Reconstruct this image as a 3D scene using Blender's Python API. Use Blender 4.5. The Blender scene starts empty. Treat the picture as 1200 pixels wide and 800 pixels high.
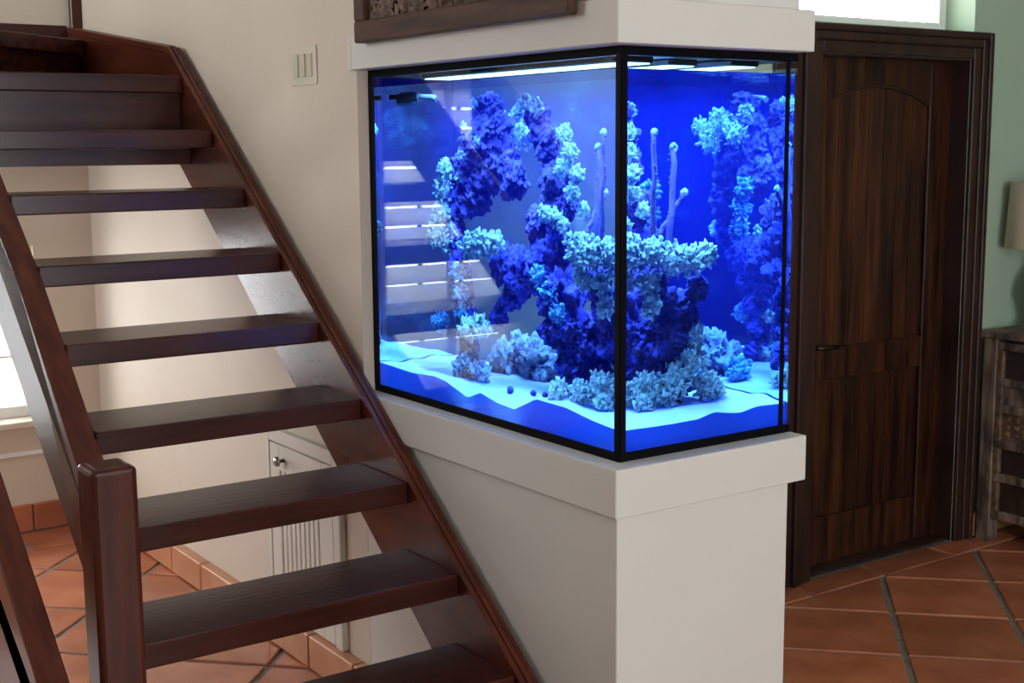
import bpy, bmesh, math, random
from mathutils import Vector, Matrix, noise

# ------------------------------------------------------------------ camera
scene = bpy.context.scene
COL = scene.collection
F_PX = 1558.16
YAW, PITCH, ROLL = math.radians(34.857), math.radians(8.459), math.radians(-0.423)
CAM = Vector((-1.8583, -2.2501, 0.4528))
fwd = Vector((math.sin(YAW)*math.cos(PITCH), math.cos(YAW)*math.cos(PITCH), -math.sin(PITCH)))
right = Vector((math.cos(YAW), -math.sin(YAW), 0)); up = right.cross(fwd)
r2 = right*math.cos(ROLL) + up*math.sin(ROLL); u2 = -right*math.sin(ROLL) + up*math.cos(ROLL)
cam_data = bpy.data.cameras.new('camera'); cam = bpy.data.objects.new('camera', cam_data); COL.objects.link(cam)
M = Matrix((r2, u2, -fwd)).transposed().to_4x4(); M.translation = CAM; cam.matrix_world = M
cam_data.sensor_width = 36; cam_data.lens = F_PX/1200*36; cam_data.clip_start = 0.05
scene.camera = cam

# ------------------------------------------------------------------ world, daylight portals, exposure
W = bpy.data.worlds.new('overcast_sky'); scene.world = W; W.use_nodes = True
bgn = W.node_tree.nodes['Background']
bgn.inputs[0].default_value = (0.95, 0.98, 1.0, 1); bgn.inputs[1].default_value = 13.5
vs = scene.view_settings
vs.view_transform = 'Standard'; vs.look = 'None'; vs.gamma = 1; vs.use_curve_mapping = False; vs.exposure = 0.0
cy = scene.cycles
cy.max_bounces = 14; cy.diffuse_bounces = 4; cy.glossy_bounces = 6; cy.transmission_bounces = 10; cy.transparent_max_bounces = 24
cy.sample_clamp_indirect = 6.0; cy.caustics_reflective = False; cy.caustics_refractive = False
cy.use_denoising = True
def portal(loc, direction, sx, sy):
    d = bpy.data.lights.new('daylight_portal', 'AREA'); d.shape = 'RECTANGLE'; d.size = sx; d.size_y = sy
    d.cycles.is_portal = True
    o = bpy.data.objects.new('daylight_portal', d); COL.objects.link(o)
    o.location = loc; o.rotation_euler = Vector(direction).to_track_quat('-Z', 'Y').to_euler()

# ------------------------------------------------------------------ dimensions (metres)
ZF = -1.205                     # floor
ZC = 2.35                       # ceiling
XW = -0.035                     # face of the stair wall / pedestal
YE = 3.58                       # end wall behind the stair
YD = 1.122                      # wall with the door
XL, XR, YB = -3.4, 4.2, -4.6    # left wall, right wall, wall behind the camera
S_Y0, S_Z0, RUN, RISE = 0.2698, -0.825, 0.2503, 0.19
XS, XLS = -0.10, -0.832         # inner faces of the two stringers
def nose(y): return S_Z0 + (y - S_Y0)/RUN*RISE

# ------------------------------------------------------------------ helpers
def tag(o, label=None, cat=None, group=None, kind=None):
    if label: o['label'] = label
    if cat: o['category'] = cat
    if group: o['group'] = group
    if kind: o['kind'] = kind
    return o
def obj(name, bm, mat, parent=None, smooth=False):
    me = bpy.data.meshes.new(name); bmesh.ops.recalc_face_normals(bm, faces=bm.faces)
    bm.to_mesh(me); bm.free()
    if smooth:
        for f in me.polygons: f.use_smooth = True
    o = bpy.data.objects.new(name, me); COL.objects.link(o)
    for m in (mat if isinstance(mat, (list, tuple)) else [mat]): me.materials.append(m)
    o.parent = parent
    return o
def empty(name, loc=(0, 0, 0), rz=0):
    o = bpy.data.objects.new(name, None); COL.objects.link(o); o.location = loc; o.rotation_euler = (0, 0, rz)
    o.empty_display_size = 0.1
    return o
def new(): return bmesh.new()
def box(bm, x0, x1, y0, y1, z0, z1, bev=0.0, seg=1):
    vs_ = [bm.verts.new(c) for c in ((x0,y0,z0),(x1,y0,z0),(x1,y1,z0),(x0,y1,z0),(x0,y0,z1),(x1,y0,z1),(x1,y1,z1),(x0,y1,z1))]
    fs = [bm.faces.new([vs_[i] for i in q]) for q in ((3,2,1,0),(4,5,6,7),(0,1,5,4),(1,2,6,5),(2,3,7,6),(3,0,4,7))]
    if bev:
        es = {e for f in fs for e in f.edges}
        bmesh.ops.bevel(bm, geom=list(es), offset=bev, segments=seg, affect='EDGES', profile=0.5)
    return bm
def bx(x0, x1, y0, y1, z0, z1, bev=0.0, seg=1): return box(new(), x0, x1, y0, y1, z0, z1, bev, seg)
def prism(bm, pts, axis, a0, a1, bev=0.0):
    """extrude a 2-D outline along an axis; pts are the other two coordinates in x,y,z order"""
    def mk(p, a):
        if axis == 'x': return (a, p[0], p[1])
        if axis == 'y': return (p[0], a, p[1])
        return (p[0], p[1], a)
    A = [bm.verts.new(mk(p, a0)) for p in pts]; B = [bm.verts.new(mk(p, a1)) for p in pts]
    fs = [bm.faces.new(A), bm.faces.new(B[::-1])]
    n = len(pts)
    for i in range(n): fs.append(bm.faces.new((A[i], B[i], B[(i+1) % n], A[(i+1) % n])))
    bmesh.ops.recalc_face_normals(bm, faces=fs)
    if bev:
        es = {e for f in fs for e in f.edges}
        bmesh.ops.bevel(bm, geom=list(es), offset=bev, segments=1, affect='EDGES')
    return bm
def lathe(bm, prof, n=32, c=(0, 0, 0)):
    rings = []
    for r, z in prof:
        if r < 1e-6: rings.append([bm.verts.new((c[0], c[1], c[2]+z))])
        else: rings.append([bm.verts.new((c[0]+r*math.cos(2*math.pi*i/n), c[1]+r*math.sin(2*math.pi*i/n), c[2]+z)) for i in range(n)])
    for a, b in zip(rings, rings[1:]):
        for i in range(n):
            j = (i+1) % n
            if len(a) == 1 and len(b) > 1: bm.faces.new((a[0], b[i], b[j]))
            elif len(b) == 1 and len(a) > 1: bm.faces.new((a[i], a[j], b[0]))
            elif len(a) > 1: bm.faces.new((a[i], a[j], b[j], b[i]))
    return bm
def tube(bm, pts, r, n=10):
    pts = [Vector(p) for p in pts]; rings = []
    rs = r if isinstance(r, (list, tuple)) else [r]*len(pts)
    for k, p in enumerate(pts):
        t = (pts[min(k+1, len(pts)-1)] - pts[max(k-1, 0)]).normalized()
        a = t.orthogonal().normalized() if k == 0 else (rings_a - t*rings_a.dot(t)).normalized()
        rings_a = a; b = t.cross(a)
        rings.append([bm.verts.new(p + (a*math.cos(2*math.pi*i/n) + b*math.sin(2*math.pi*i/n))*rs[k]) for i in range(n)])
    for A, B in zip(rings, rings[1:]):
        for i in range(n): bm.faces.new((A[i], A[(i+1) % n], B[(i+1) % n], B[i]))
    bm.faces.new(rings[0][::-1]); bm.faces.new(rings[-1])
    return bm

# ------------------------------------------------------------------ materials
def mat(name):
    m = bpy.data.materials.new(name); m.use_nodes = True
    nt = m.node_tree; nt.nodes.clear()
    out = nt.nodes.new('ShaderNodeOutputMaterial')
    return m, nt, out
def N(nt, t, **kw):
    n = nt.nodes.new(t)
    for k, v in kw.items(): setattr(n, k, v)
    return n
def ramp(nt, fac, stops):
    r = N(nt, 'ShaderNodeValToRGB'); nt.links.new(fac, r.inputs[0])
    e = r.color_ramp.elements
    while len(e) < len(stops): e.new(0.5)
    for q, (p, c) in zip(e, stops): q.position = p; q.color = (*c, 1)
    return r.outputs[0]
def surf(name, c1, c2=None, scale=(8, 8, 8), rough=0.5, bump=0.0, bscale=None, detail=4, spec=0.5, coat=0.0, lo=0.3, hi=0.7, metal=0.0, coatr=0.1, island=0.0, sss=0.0):
    m, nt, out = mat(name)
    p = N(nt, 'ShaderNodeBsdfPrincipled'); nt.links.new(p.outputs[0], out.inputs[0])
    tc = N(nt, 'ShaderNodeTexCoord'); mp = N(nt, 'ShaderNodeMapping'); mp.inputs['Scale'].default_value = scale
    nt.links.new(tc.outputs['Object'], mp.inputs[0])
    nz = N(nt, 'ShaderNodeTexNoise'); nz.inputs['Scale'].default_value = 1; nz.inputs['Detail'].default_value = detail
    nt.links.new(mp.outputs[0], nz.inputs[0])
    col = ramp(nt, nz.outputs[0], [(lo, c1), (hi, c2 or c1)])
    if island:
        oi = N(nt, 'ShaderNodeObjectInfo'); hs = N(nt, 'ShaderNodeHueSaturation')
        mr = N(nt, 'ShaderNodeMapRange'); mr.inputs[3].default_value = 1-island; mr.inputs[4].default_value = 1+island
        nt.links.new(oi.outputs['Random'], mr.inputs[0]); nt.links.new(mr.outputs[0], hs.inputs['Value']); nt.links.new(col, hs.inputs['Color'])
        col = hs.outputs[0]
    nt.links.new(col, p.inputs['Base Color'])
    p.inputs['Roughness'].default_value = rough; p.inputs['Specular IOR Level'].default_value = spec
    p.inputs['Metallic'].default_value = metal
    p.inputs['Coat Weight'].default_value = coat; p.inputs['Coat Roughness'].default_value = coatr
    if sss:
        p.inputs['Subsurface Weight'].default_value = 1.0; p.inputs['Subsurface Radius'].default_value = (0.12, 0.3, 1.0); p.inputs['Subsurface Scale'].default_value = sss
    if bump:
        n2 = N(nt, 'ShaderNodeTexNoise'); n2.inputs['Detail'].default_value = 6
        n2.inputs['Scale'].default_value = 1
        m2 = N(nt, 'ShaderNodeMapping'); m2.inputs['Scale'].default_value = bscale or scale
        nt.links.new(tc.outputs['Object'], m2.inputs[0]); nt.links.new(m2.outputs[0], n2.inputs[0])
        b = N(nt, 'ShaderNodeBump'); b.inputs['Strength'].default_value = bump; b.inputs['Distance'].default_value = 0.01
        nt.links.new(n2.outputs[0], b.inputs['Height']); nt.links.new(b.outputs[0], p.inputs['Normal'])
    return m
def pane_mat(name, tint=(1, 1, 1), f0=0.03, k=1.0):
    m, nt, out = mat(name)
    t = N(nt, 'ShaderNodeBsdfTransparent'); t.inputs[0].default_value = (*tint, 1)
    g = N(nt, 'ShaderNodeBsdfGlossy'); g.inputs['Roughness'].default_value = 0.0; g.inputs[0].default_value = (1, 1, 1, 1)
    lw = N(nt, 'ShaderNodeLayerWeight'); lw.inputs[0].default_value = 0.5
    pw = N(nt, 'ShaderNodeMath', operation='POWER'); pw.inputs[1].default_value = 5
    nt.links.new(lw.outputs['Facing'], pw.inputs[0])
    ma = N(nt, 'ShaderNodeMath', operation='MULTIPLY_ADD'); ma.inputs[1].default_value = k*(1-f0); ma.inputs[2].default_value = f0
    nt.links.new(pw.outputs[0], ma.inputs[0])
    mx = N(nt, 'ShaderNodeMixShader'); nt.links.new(ma.outputs[0], mx.inputs[0])
    nt.links.new(t.outputs[0], mx.inputs[1]); nt.links.new(g.outputs[0], mx.inputs[2]); nt.links.new(mx.outputs[0], out.inputs[0])
    return m
def emit_mat(name, c, s):
    m, nt, out = mat(name); e = N(nt, 'ShaderNodeEmission'); e.inputs[0].default_value = (*c, 1); e.inputs[1].default_value = s
    nt.links.new(e.outputs[0], out.inputs[0]); return m

CREAM = surf('cream_plaster', (0.61, 0.535, 0.44), (0.65, 0.575, 0.48), (2, 2, 2), 0.65, 0.12, (30, 30, 30), spec=0.3)
WHITE = surf('white_pedestal_paint', (0.61, 0.61, 0.565), (0.63, 0.63, 0.585), (2, 2, 2), 0.5, 0.04, (40, 40, 40), spec=0.4)
GREEN = surf('sage_green_plaster', (0.37, 0.50, 0.40), (0.40, 0.53, 0.425), (2, 2, 2), 0.7, 0.1, (30, 30, 30), spec=0.3)
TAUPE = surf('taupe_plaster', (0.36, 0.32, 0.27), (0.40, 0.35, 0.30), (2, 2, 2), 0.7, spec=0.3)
CEIL = surf('ceiling_paint', (0.72, 0.70, 0.66), rough=0.8)
def wood(name, a, b, scale, rough=0.24, **k): return surf(name, a, b, scale, rough, 0.04, tuple(s*2 for s in scale), spec=0.28, **k)
MAH_X = wood('mahogany_grain_across', (0.024, 0.0058, 0.0042), (0.056, 0.0135, 0.0085), (2.5, 30, 30))
MAH_Y = wood('mahogany_grain_along', (0.050, 0.0115, 0.007), (0.11, 0.027, 0.014), (30, 3, 14))
MAH_Z = wood('mahogany_grain_upright', (0.040, 0.009, 0.006), (0.085, 0.021, 0.012), (30, 30, 2.5))
DOORW = surf('dark_door_wood', (0.010, 0.0032, 0.0018), (0.082, 0.025, 0.010), (26, 26, 2.2), 0.45, 0.12, (60, 60, 4), spec=0.25, detail=6, lo=0.35, hi=0.75, island=0.25)
CASING = surf('dark_casing_wood', (0.016, 0.007, 0.005), (0.045, 0.019, 0.012), (14, 14, 3), 0.42, 0.1, (40, 40, 6), spec=0.3)
OLDW = surf('weathered_cabinet_wood', (0.05, 0.03, 0.02), (0.30, 0.22, 0.165), (22, 22, 6), 0.65, 0.4, (60, 60, 14), detail=8, lo=0.4, hi=0.72)
OLDD = surf('dark_cabinet_panel', (0.012, 0.008, 0.007), (0.05, 0.026, 0.018), (18, 18, 6), 0.4, 0.3, (50, 50, 20))
OLDC = surf('carved_cabinet_panel', (0.05, 0.03, 0.018), (0.22, 0.13, 0.07), (30, 30, 30), 0.6, 0.4, (60, 60, 60))
TERRA = surf('terracotta_tile', (0.33, 0.10, 0.048), (0.52, 0.18, 0.088), (4, 4, 4), 0.17, 0.05, (10, 10, 10), island=0.22, spec=0.5)
TERRB = surf('terracotta_base_tile', (0.44, 0.19, 0.095), (0.58, 0.28, 0.15), (6, 6, 6), 0.45, 0.1, (16, 16, 16), island=0.15)
GROUT = surf('grey_grout', (0.13, 0.115, 0.095), (0.23, 0.20, 0.17), (30, 30, 30), 0.85, 0.3, (80, 80, 80))
BLACK = surf('black_rim', (0.004, 0.004, 0.006), rough=0.5, spec=0.04)
SEAL = surf('black_silicone', (0.004, 0.004, 0.008), rough=0.5, spec=0.05)
IVORY = surf('ivory_plastic', (0.62, 0.58, 0.46), rough=0.4)
IVORY2 = surf('ivory_rocker', (0.56, 0.52, 0.41), rough=0.35)
CUPB = surf('cupboard_paint', (0.66, 0.63, 0.56), rough=0.5)
METAL = surf('dark_bronze', (0.05, 0.045, 0.04), rough=0.35, metal=1.0)
STEEL = surf('brushed_steel', (0.45, 0.43, 0.40), rough=0.3, metal=1.0)
WFRAME = surf('white_window_paint', (0.78, 0.78, 0.76), rough=0.45)
SHUT = surf('white_shutter_paint', (0.80, 0.80, 0.78), rough=0.5)
WGLASS = pane_mat('window_glass', f0=0.03)
TGLASS = pane_mat('tank_glass', f0=0.012, k=0.6)
CARVE = surf('carved_teak', (0.030, 0.013, 0.009), (0.17, 0.085, 0.055), (40, 40, 40), 0.6, 0.4, (80, 80, 80), detail=6)
CARVEF = surf('teak_frame', (0.035, 0.016, 0.009), (0.095, 0.046, 0.026), (30, 3, 30), 0.6, 0.25, (60, 8, 60), spec=0.25)
SHADE = surf('linen_shade', (0.62, 0.53, 0.41), rough=0.9)
CERAM = surf('lamp_ceramic', (0.45, 0.42, 0.36), rough=0.3)
FILM = surf('blue_backing_film', (0.0006, 0.0018, 0.085), rough=0.9, spec=0.01)
def translucent_mat(name, c, ct, fac, bump=0.0, bs=200):
    m, nt, out = mat(name)
    d = N(nt, 'ShaderNodeBsdfDiffuse'); d.inputs[0].default_value = (*c, 1); t = N(nt, 'ShaderNodeBsdfTranslucent'); t.inputs[0].default_value = (*ct, 1)
    if bump:
        tc = N(nt, 'ShaderNodeTexCoord'); nz = N(nt, 'ShaderNodeTexNoise'); nz.inputs['Scale'].default_value = bs; nt.links.new(tc.outputs['Object'], nz.inputs[0])
        b = N(nt, 'ShaderNodeBump'); b.inputs['Strength'].default_value = bump; b.inputs['Distance'].default_value = 0.004
        nt.links.new(nz.outputs[0], b.inputs['Height']); nt.links.new(b.outputs[0], d.inputs['Normal'])
    mx = N(nt, 'ShaderNodeMixShader'); mx.inputs[0].default_value = fac
    nt.links.new(d.outputs[0], mx.inputs[1]); nt.links.new(t.outputs[0], mx.inputs[2]); nt.links.new(mx.outputs[0], out.inputs[0])
    return m
SAND = translucent_mat('white_reef_sand', (0.86, 0.86, 0.83), (0.25, 0.40, 1.0), 0.40, 0.3)
SHUT = translucent_mat('white_shutter_paint', (0.80, 0.80, 0.78), (0.9, 0.9, 0.9), 0.7)
ROCK = surf('purple_live_rock', (0.003, 0.002, 0.02), (0.05, 0.035, 0.30), (34, 34, 34), 0.9, 1.0, (110, 110, 110), detail=10, spec=0.05, lo=0.42, hi=0.68)
ROCK_UNLIT = surf('dark_unlit_rock', (0.002, 0.001, 0.006), (0.022, 0.010, 0.065), (34, 34, 34), 0.9, 1.0, (110, 110, 110), detail=10, spec=0.05, lo=0.42, hi=0.70)  # live rock toned down, its colour carries the overhang's unlit, backlit side
ROCKB = surf('grey_live_rock', (0.02, 0.02, 0.035), (0.17, 0.19, 0.24), (34, 34, 34), 0.9, 1.0, (110, 110, 110), detail=10, spec=0.05, lo=0.40, hi=0.66)
CORAL = surf('pale_coral', (0.16, 0.28, 0.30), (0.92, 0.98, 0.88), (70, 70, 70), 0.8, 0.7, (220, 220, 220), detail=8, lo=0.34, hi=0.55, spec=0.05)
CORALB = surf('blue_coral', (0.02, 0.05, 0.20), (0.20, 0.45, 0.66), (60, 60, 60), 0.8, 0.6, (200, 200, 200), detail=8, lo=0.36, hi=0.6, spec=0.05)
STALK = surf('violet_stalk', (0.002, 0.001, 0.008), (0.012, 0.006, 0.035), (40, 40, 12), 0.8, 0.4, spec=0.05)
PLAST = surf('black_pump_plastic', (0.012, 0.012, 0.014), rough=0.35)

# ================================================================== THE SETTING
def wall_with_holes(bm, axis, a0, a1, t0, t1, z0, z1, holes):
    """wall slab along an axis ('x' or 'y') between a0..a1, thickness t0..t1, rectangular holes (a,b,zlo,zhi) side by side"""
    def put(p0, p1, q0, q1):
        if p1-p0 < 1e-5 or q1-q0 < 1e-5: return
        if axis == 'x': box(bm, p0, p1, t0, t1, q0, q1)
        else: box(bm, t0, t1, p0, p1, q0, q1)
    edges = sorted({a0, a1, *[h[0] for h in holes], *[h[1] for h in holes]})
    for p0, p1 in zip(edges, edges[1:]):
        hs = sorted([h for h in holes if h[0] <= p0+1e-6 and h[1] >= p1-1e-6], key=lambda h: h[2])
        z = z0
        for h in hs: put(p0, p1, z, h[2]); z = h[3]
        put(p0, p1, z, z1)
    return bm
def structure(name, bm, m, label, cat, parent=None):
    return tag(obj(name, bm, m, parent), label, cat, kind='structure')

# ---- floor: a grout bed with terracotta tiles laid at 45 degrees and border courses along the walls
floor = structure('floor', bx(XL-0.2, XR+0.2, YB-0.2, YE+0.2, ZF-0.15, ZF-0.007), GROUT, 'terracotta tiled floor laid diagonally with grey grout', 'floor')
PITCH_T, GAP = 0.405, 0.020
def clip(poly, a, b, c):       # keep a*x+b*y<=c
    res = []
    for i, p in enumerate(poly):
        q = poly[(i+1) % len(poly)]; dp = a*p[0]+b*p[1]-c; dq = a*q[0]+b*q[1]-c
        if dp <= 0: res.append(p)
        if dp*dq < 0:
            t = dp/(dp-dq); res.append((p[0]+(q[0]-p[0])*t, p[1]+(q[1]-p[1])*t))
    return res
def area(poly): return abs(sum(p[0]*q[1]-q[0]*p[1] for p, q in zip(poly, poly[1:]+poly[:1])))/2
def tile_mesh(bm, poly, z1, z0, inset=0.004):
    cx = sum(p[0] for p in poly)/len(poly); cy_ = sum(p[1] for p in poly)/len(poly)
    low = [bm.verts.new((p[0], p[1], z0)) for p in poly]; mid = [bm.verts.new((p[0], p[1], z1-inset)) for p in poly]
    top = []
    for p in poly:
        d = Vector((cx-p[0], cy_-p[1])); d = d.normalized()*inset*1.6
        top.append(bm.verts.new((p[0]+d.x, p[1]+d.y, z1)))
    n = len(poly)
    for A, B in ((low, mid), (mid, top)):
        for i in range(n): bm.faces.new((A[i], A[(i+1) % n], B[(i+1) % n], B[i]))
    bm.faces.new(top)
s2 = math.sqrt(0.5); U = Vector((s2, s2)); V = Vector((s2, -s2)); T0 = Vector((1.833, 0.697))
polys = []
for i in range(-24, 24):
    for j in range(-24, 24):
        c = T0 + U*((i+0.5)*PITCH_T) + V*((j+0.5)*PITCH_T); h = (PITCH_T-GAP)/2
        poly = [tuple(c + U*a*h + V*b*h) for a, b in ((-1, -1), (1, -1), (1, 1), (-1, 1))]
        poly = clip(poly, -1, 0, -(XL+0.01)); poly = clip(poly, 1, 0, XR-0.01) if poly else poly
        poly = clip(poly, 0, -1, -(YB+0.01)) if poly else poly
        if not poly: continue
        if c.x < 0.25:
            poly = clip(poly, 0, 1, 3.27)
            if poly and c.y > YD: poly = clip(poly, 1, 0, XW-0.03)
        else: poly = clip(poly, 0, 1, 0.975)
        if len(poly) < 3 or area(poly) < 0.002: continue
        if 0.02 < c.x < 0.44 and 0.02 < c.y < 1.1 and all(XW < p[0] < 0.505 and XW < p[1] for p in poly): continue
        polys.append(poly)
for a in range(9):                                     # border course along the door wall
    x0 = 0.52 + a*0.41; polys.append([(x0+0.008, 0.991), (min(x0+0.402, XR-0.01), 0.991), (min(x0+0.402, XR-0.01), YD-0.004), (x0+0.008, YD-0.004)])
for a in range(9):                                     # border course along the end wall
    x1 = XW-0.03 - a*0.38; polys.append([(max(x1-0.372, XL+0.01), 3.288), (x1-0.008, 3.288), (x1-0.008, YE-0.02), (max(x1-0.372, XL+0.01), YE-0.02)])
polys.sort(key=lambda q: abs((sum(p[0] for p in q)/len(q)-0.7)) + 0.8*abs(sum(p[1] for p in q)/len(q)-1.0))
for q in polys[:296]:
    bm = new(); c = (sum(p[0] for p in q)/len(q), sum(p[1] for p in q)/len(q))
    tile_mesh(bm, [(p[0]-c[0], p[1]-c[1]) for p in q], 0.0, -0.008)
    t = obj('floor_tile', bm, TERRA, floor); t.location = (c[0], c[1], ZF)
if polys[296:]:
    bm = new()
    for q in polys[296:]: tile_mesh(bm, q, ZF, ZF-0.008)
    tag(obj('floor_tile_field', bm, TERRA, floor), kind='stuff')

structure('ceiling', bx(XL-0.2, XR+0.2, YB-0.2, YE+0.2, ZC, ZC+0.15), CEIL, 'plain pale ceiling', 'ceiling')
structure('wall_stair', bx(XW, 0.12, YD, YE, ZF-0.05, ZC), CREAM, 'cream plaster wall running beside the open staircase', 'wall')
# windows of the end wall: (x0,x1,z0,z1)
WIN_A = (-1.06, -0.29, -0.71, 0.04); WIN_B = (-2.25, -1.40, -0.70, 0.75)
structure('wall_end', wall_with_holes(new(), 'x', XL-0.2, 0.12, YE, YE+0.2, ZF-0.05, ZC, [WIN_A, WIN_B]), CREAM, 'cream end wall with a window behind the staircase', 'wall')
TRANSOM = (0.95, 2.735, 0.80, 1.75); DOORH = (1.85, 2.72, ZF-0.05, 0.77)
wd = new()
wall_with_holes(wd, 'x', 0.12, DOORH[0], YD, YD+0.24, ZF-0.05, ZC, [(TRANSOM[0], DOORH[0], 0.875, TRANSOM[3])])
wall_with_holes(wd, 'x', DOORH[0], DOORH[1], YD, YD+0.24, ZF-0.05, ZC, [(DOORH[0], DOORH[1], ZF-0.05, 0.77), (DOORH[0], DOORH[1], 0.875, TRANSOM[3])])
wall_with_holes(wd, 'x', DOORH[1], XR+0.2, YD, YD+0.24, ZF-0.05, ZC, [(DOORH[1], TRANSOM[1], 0.875, TRANSOM[3])])
structure('wall_door', wd, GREEN, 'sage green plaster wall around the dark wooden door', 'wall')
WIN_L = (2.1, 3.45, 0.65, 2.2)
structure('wall_left', wall_with_holes(new(), 'y', YB-0.2, YE, XL-0.2, XL, ZF-0.05, ZC, [WIN_L]), TAUPE, 'cream wall across from the stair', 'wall')
structure('wall_right', bx(XR, XR+0.2, YB-0.2, YD, ZF-0.05, ZC), GREEN, 'sage green wall on the door side', 'wall')
WIN_C = (-1.3, 0.7, ZF+0.45, ZF+2.65)
structure('wall_back', wall_with_holes(new(), 'x', XL-0.2, XR+0.2, YB-0.2, YB, ZF-0.05, ZC, [WIN_C]), TAUPE, 'cream wall with large windows facing the aquarium', 'wall')

# ---- windows
def window(name, axis, a0, a1, z0, z1, t, cols, rows, label, fr=0.05, depth=0.05, mt=0.022):
    """frame, muntins and pane in a wall opening; t is the plane of the sash centre"""
    w = empty(name); tag(w, label, 'window', kind='structure')
    def B(bm, p0, p1, q0, q1, d=depth):
        if axis == 'x': box(bm, p0, p1, t-d/2, t+d/2, q0, q1, 0.003)
        else: box(bm, t-d/2, t+d/2, p0, p1, q0, q1, 0.003)
    bm = new(); B(bm, a0, a0+fr, z0, z1); B(bm, a1-fr, a1, z0, z1); B(bm, a0+fr, a1-fr, z0, z0+fr); B(bm, a0+fr, a1-fr, z1-fr, z1)
    obj('window_frame', bm, WFRAME, w)
    for i in range(1, cols):
        c = a0+fr + (a1-a0-2*fr)*i/cols; bm = new(); B(bm, c-mt/2, c+mt/2, z0+fr, z1-fr, depth*0.6); obj('muntin', bm, CASING if name in ('window_1', 'window_2') else WFRAME, w)
    for i in range(1, rows):
        c = z0+fr + (z1-z0-2*fr)*i/rows; bm = new(); B(bm, a0+fr, a1-fr, c-mt/2, c+mt/2, depth*0.5); obj('muntin', bm, WFRAME, w)
    bm = new()
    if axis == 'x': box(bm, a0+fr, a1-fr, t+depth*0.32, t+depth*0.32+0.004, z0+fr, z1-fr)
    else: box(bm, t-depth*0.32-0.004, t-depth*0.32, a0+fr, a1-fr, z0+fr, z1-fr)
    obj('window_pane', bm, WGLASS, w)
    return w
w1 = window('window_1', 'x', *WIN_A, YE+0.09, 6, 3, 'bright window under the staircase with a pale sill', mt=0.012)
obj('window_sill', bx(WIN_A[0]-0.05, WIN_A[1]+0.05, YE-0.05, YE+0.05, WIN_A[2]-0.03, WIN_A[2]-0.001, 0.004), CREAM, w1)
w2 = window('window_2', 'x', *WIN_B, YE+0.12, 3, 1, 'tall shuttered window in the end wall beyond the stair', mt=0.014)
for k in range(14):
    zc = WIN_B[2]+0.09 + k*(WIN_B[3]-WIN_B[2]-0.16)/13
    bm = new(); a = math.radians(58); h = 0.046
    prism(bm, [(YE+0.05-h*math.cos(a), zc-h*math.sin(a)), (YE+0.05+h*math.cos(a), zc+h*math.sin(a)), (YE+0.05+h*math.cos(a), zc+h*math.sin(a)+0.007), (YE+0.05-h*math.cos(a), zc-h*math.sin(a)+0.007)], 'x', WIN_B[0]+0.03, WIN_B[1]-0.03)
    obj('louver', bm, SHUT, w2)
for xx in (WIN_B[0], (WIN_B[0]+WIN_B[1])/2-0.02, WIN_B[1]-0.04): obj('shutter_stile', bx(xx, xx+0.04, YE+0.012, YE+0.04, WIN_B[2], WIN_B[3], 0.003), SHUT, w2)
window('window_3', 'x', TRANSOM[0], TRANSOM[1], 0.875, TRANSOM[3], YD+0.16, 2, 1, 'bright white framed transom window above the dark door', fr=0.045)
window('window_4', 'y', *WIN_L, XL-0.1, 3, 2, 'large window in the wall across from the stair')
window('window_5', 'x', *WIN_C, YB-0.1, 3, 4, 'gridded window behind the viewer near the stair side')
for h, t, d in ((WIN_A, YE+0.19, -1), (WIN_B, YE+0.19, -1), ((TRANSOM[0], TRANSOM[1], 0.875, TRANSOM[3]), YD+0.23, -1), (WIN_C, YB-0.19, 1)):
    portal(((h[0]+h[1])/2, t, (h[2]+h[3])/2), (0, d, 0), h[1]-h[0], h[3]-h[2])
portal((XL-0.19, (WIN_L[0]+WIN_L[1])/2, (WIN_L[2]+WIN_L[3])/2), (1, 0, 0), WIN_L[1]-WIN_L[0], WIN_L[3]-WIN_L[2])

# ---- wall trim under the window of the end wall, tile baseboards
structure('trim_1', bx(-1.3, XW-0.004, YE-0.014, YE, -0.868, -0.848, 0.003), WFRAME, 'thin white rail below the stair window', 'trim')
def base_tiles(name, axis, a0, a1, face, sgn, h, step, label, th=0.022, shade_mat=None):
    b = empty(name, (0, 0, ZF)); tag(b, label, 'baseboard', kind='structure')
    if axis == 'y': obj('grout_backing', bx(face-0.010*sgn if sgn > 0 else face, face if sgn > 0 else face+0.010, a0, a1, 0, h-0.004), GROUT, b)
    else: obj('grout_backing', bx(a0, a1, face-0.010, face, 0, h-0.004), GROUT, b)
    n = int((a1-a0)/step)+1
    for k in range(n):
        p0 = a1-(k+1)*step+0.004; p1 = a1-k*step-0.004; p0 = max(p0, a0)
        if p1-p0 < 0.03: continue
        if axis == 'y': obj('base_tile', bx(face-th, face-0.002, p0, p1, 0.004, h, 0.003), TERRB, b)
        else: obj('base_tile', bx(p0, p1, face-0.022, face-0.002, 0.004, h, 0.003), shade_mat or TERRB, b)
    return b
base_tiles('baseboard_stair', 'y', 0.3, YE-0.025, XW, 1, 0.112, 0.30, 'terracotta tile skirting along the stair wall', 0.045)
base_tiles('baseboard_end', 'x', XL, XW-0.025, YE, 1, 0.122, 0.30, 'terracotta tile skirting under the stair window', shade_mat=TERRA)  # darker tile colour stands in for the shade on this skirting
base_tiles('baseboard_door', 'x', 2.826, XR, YD, 1, 0.10, 0.40, 'skirting on the green wall beside the door casing')

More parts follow.
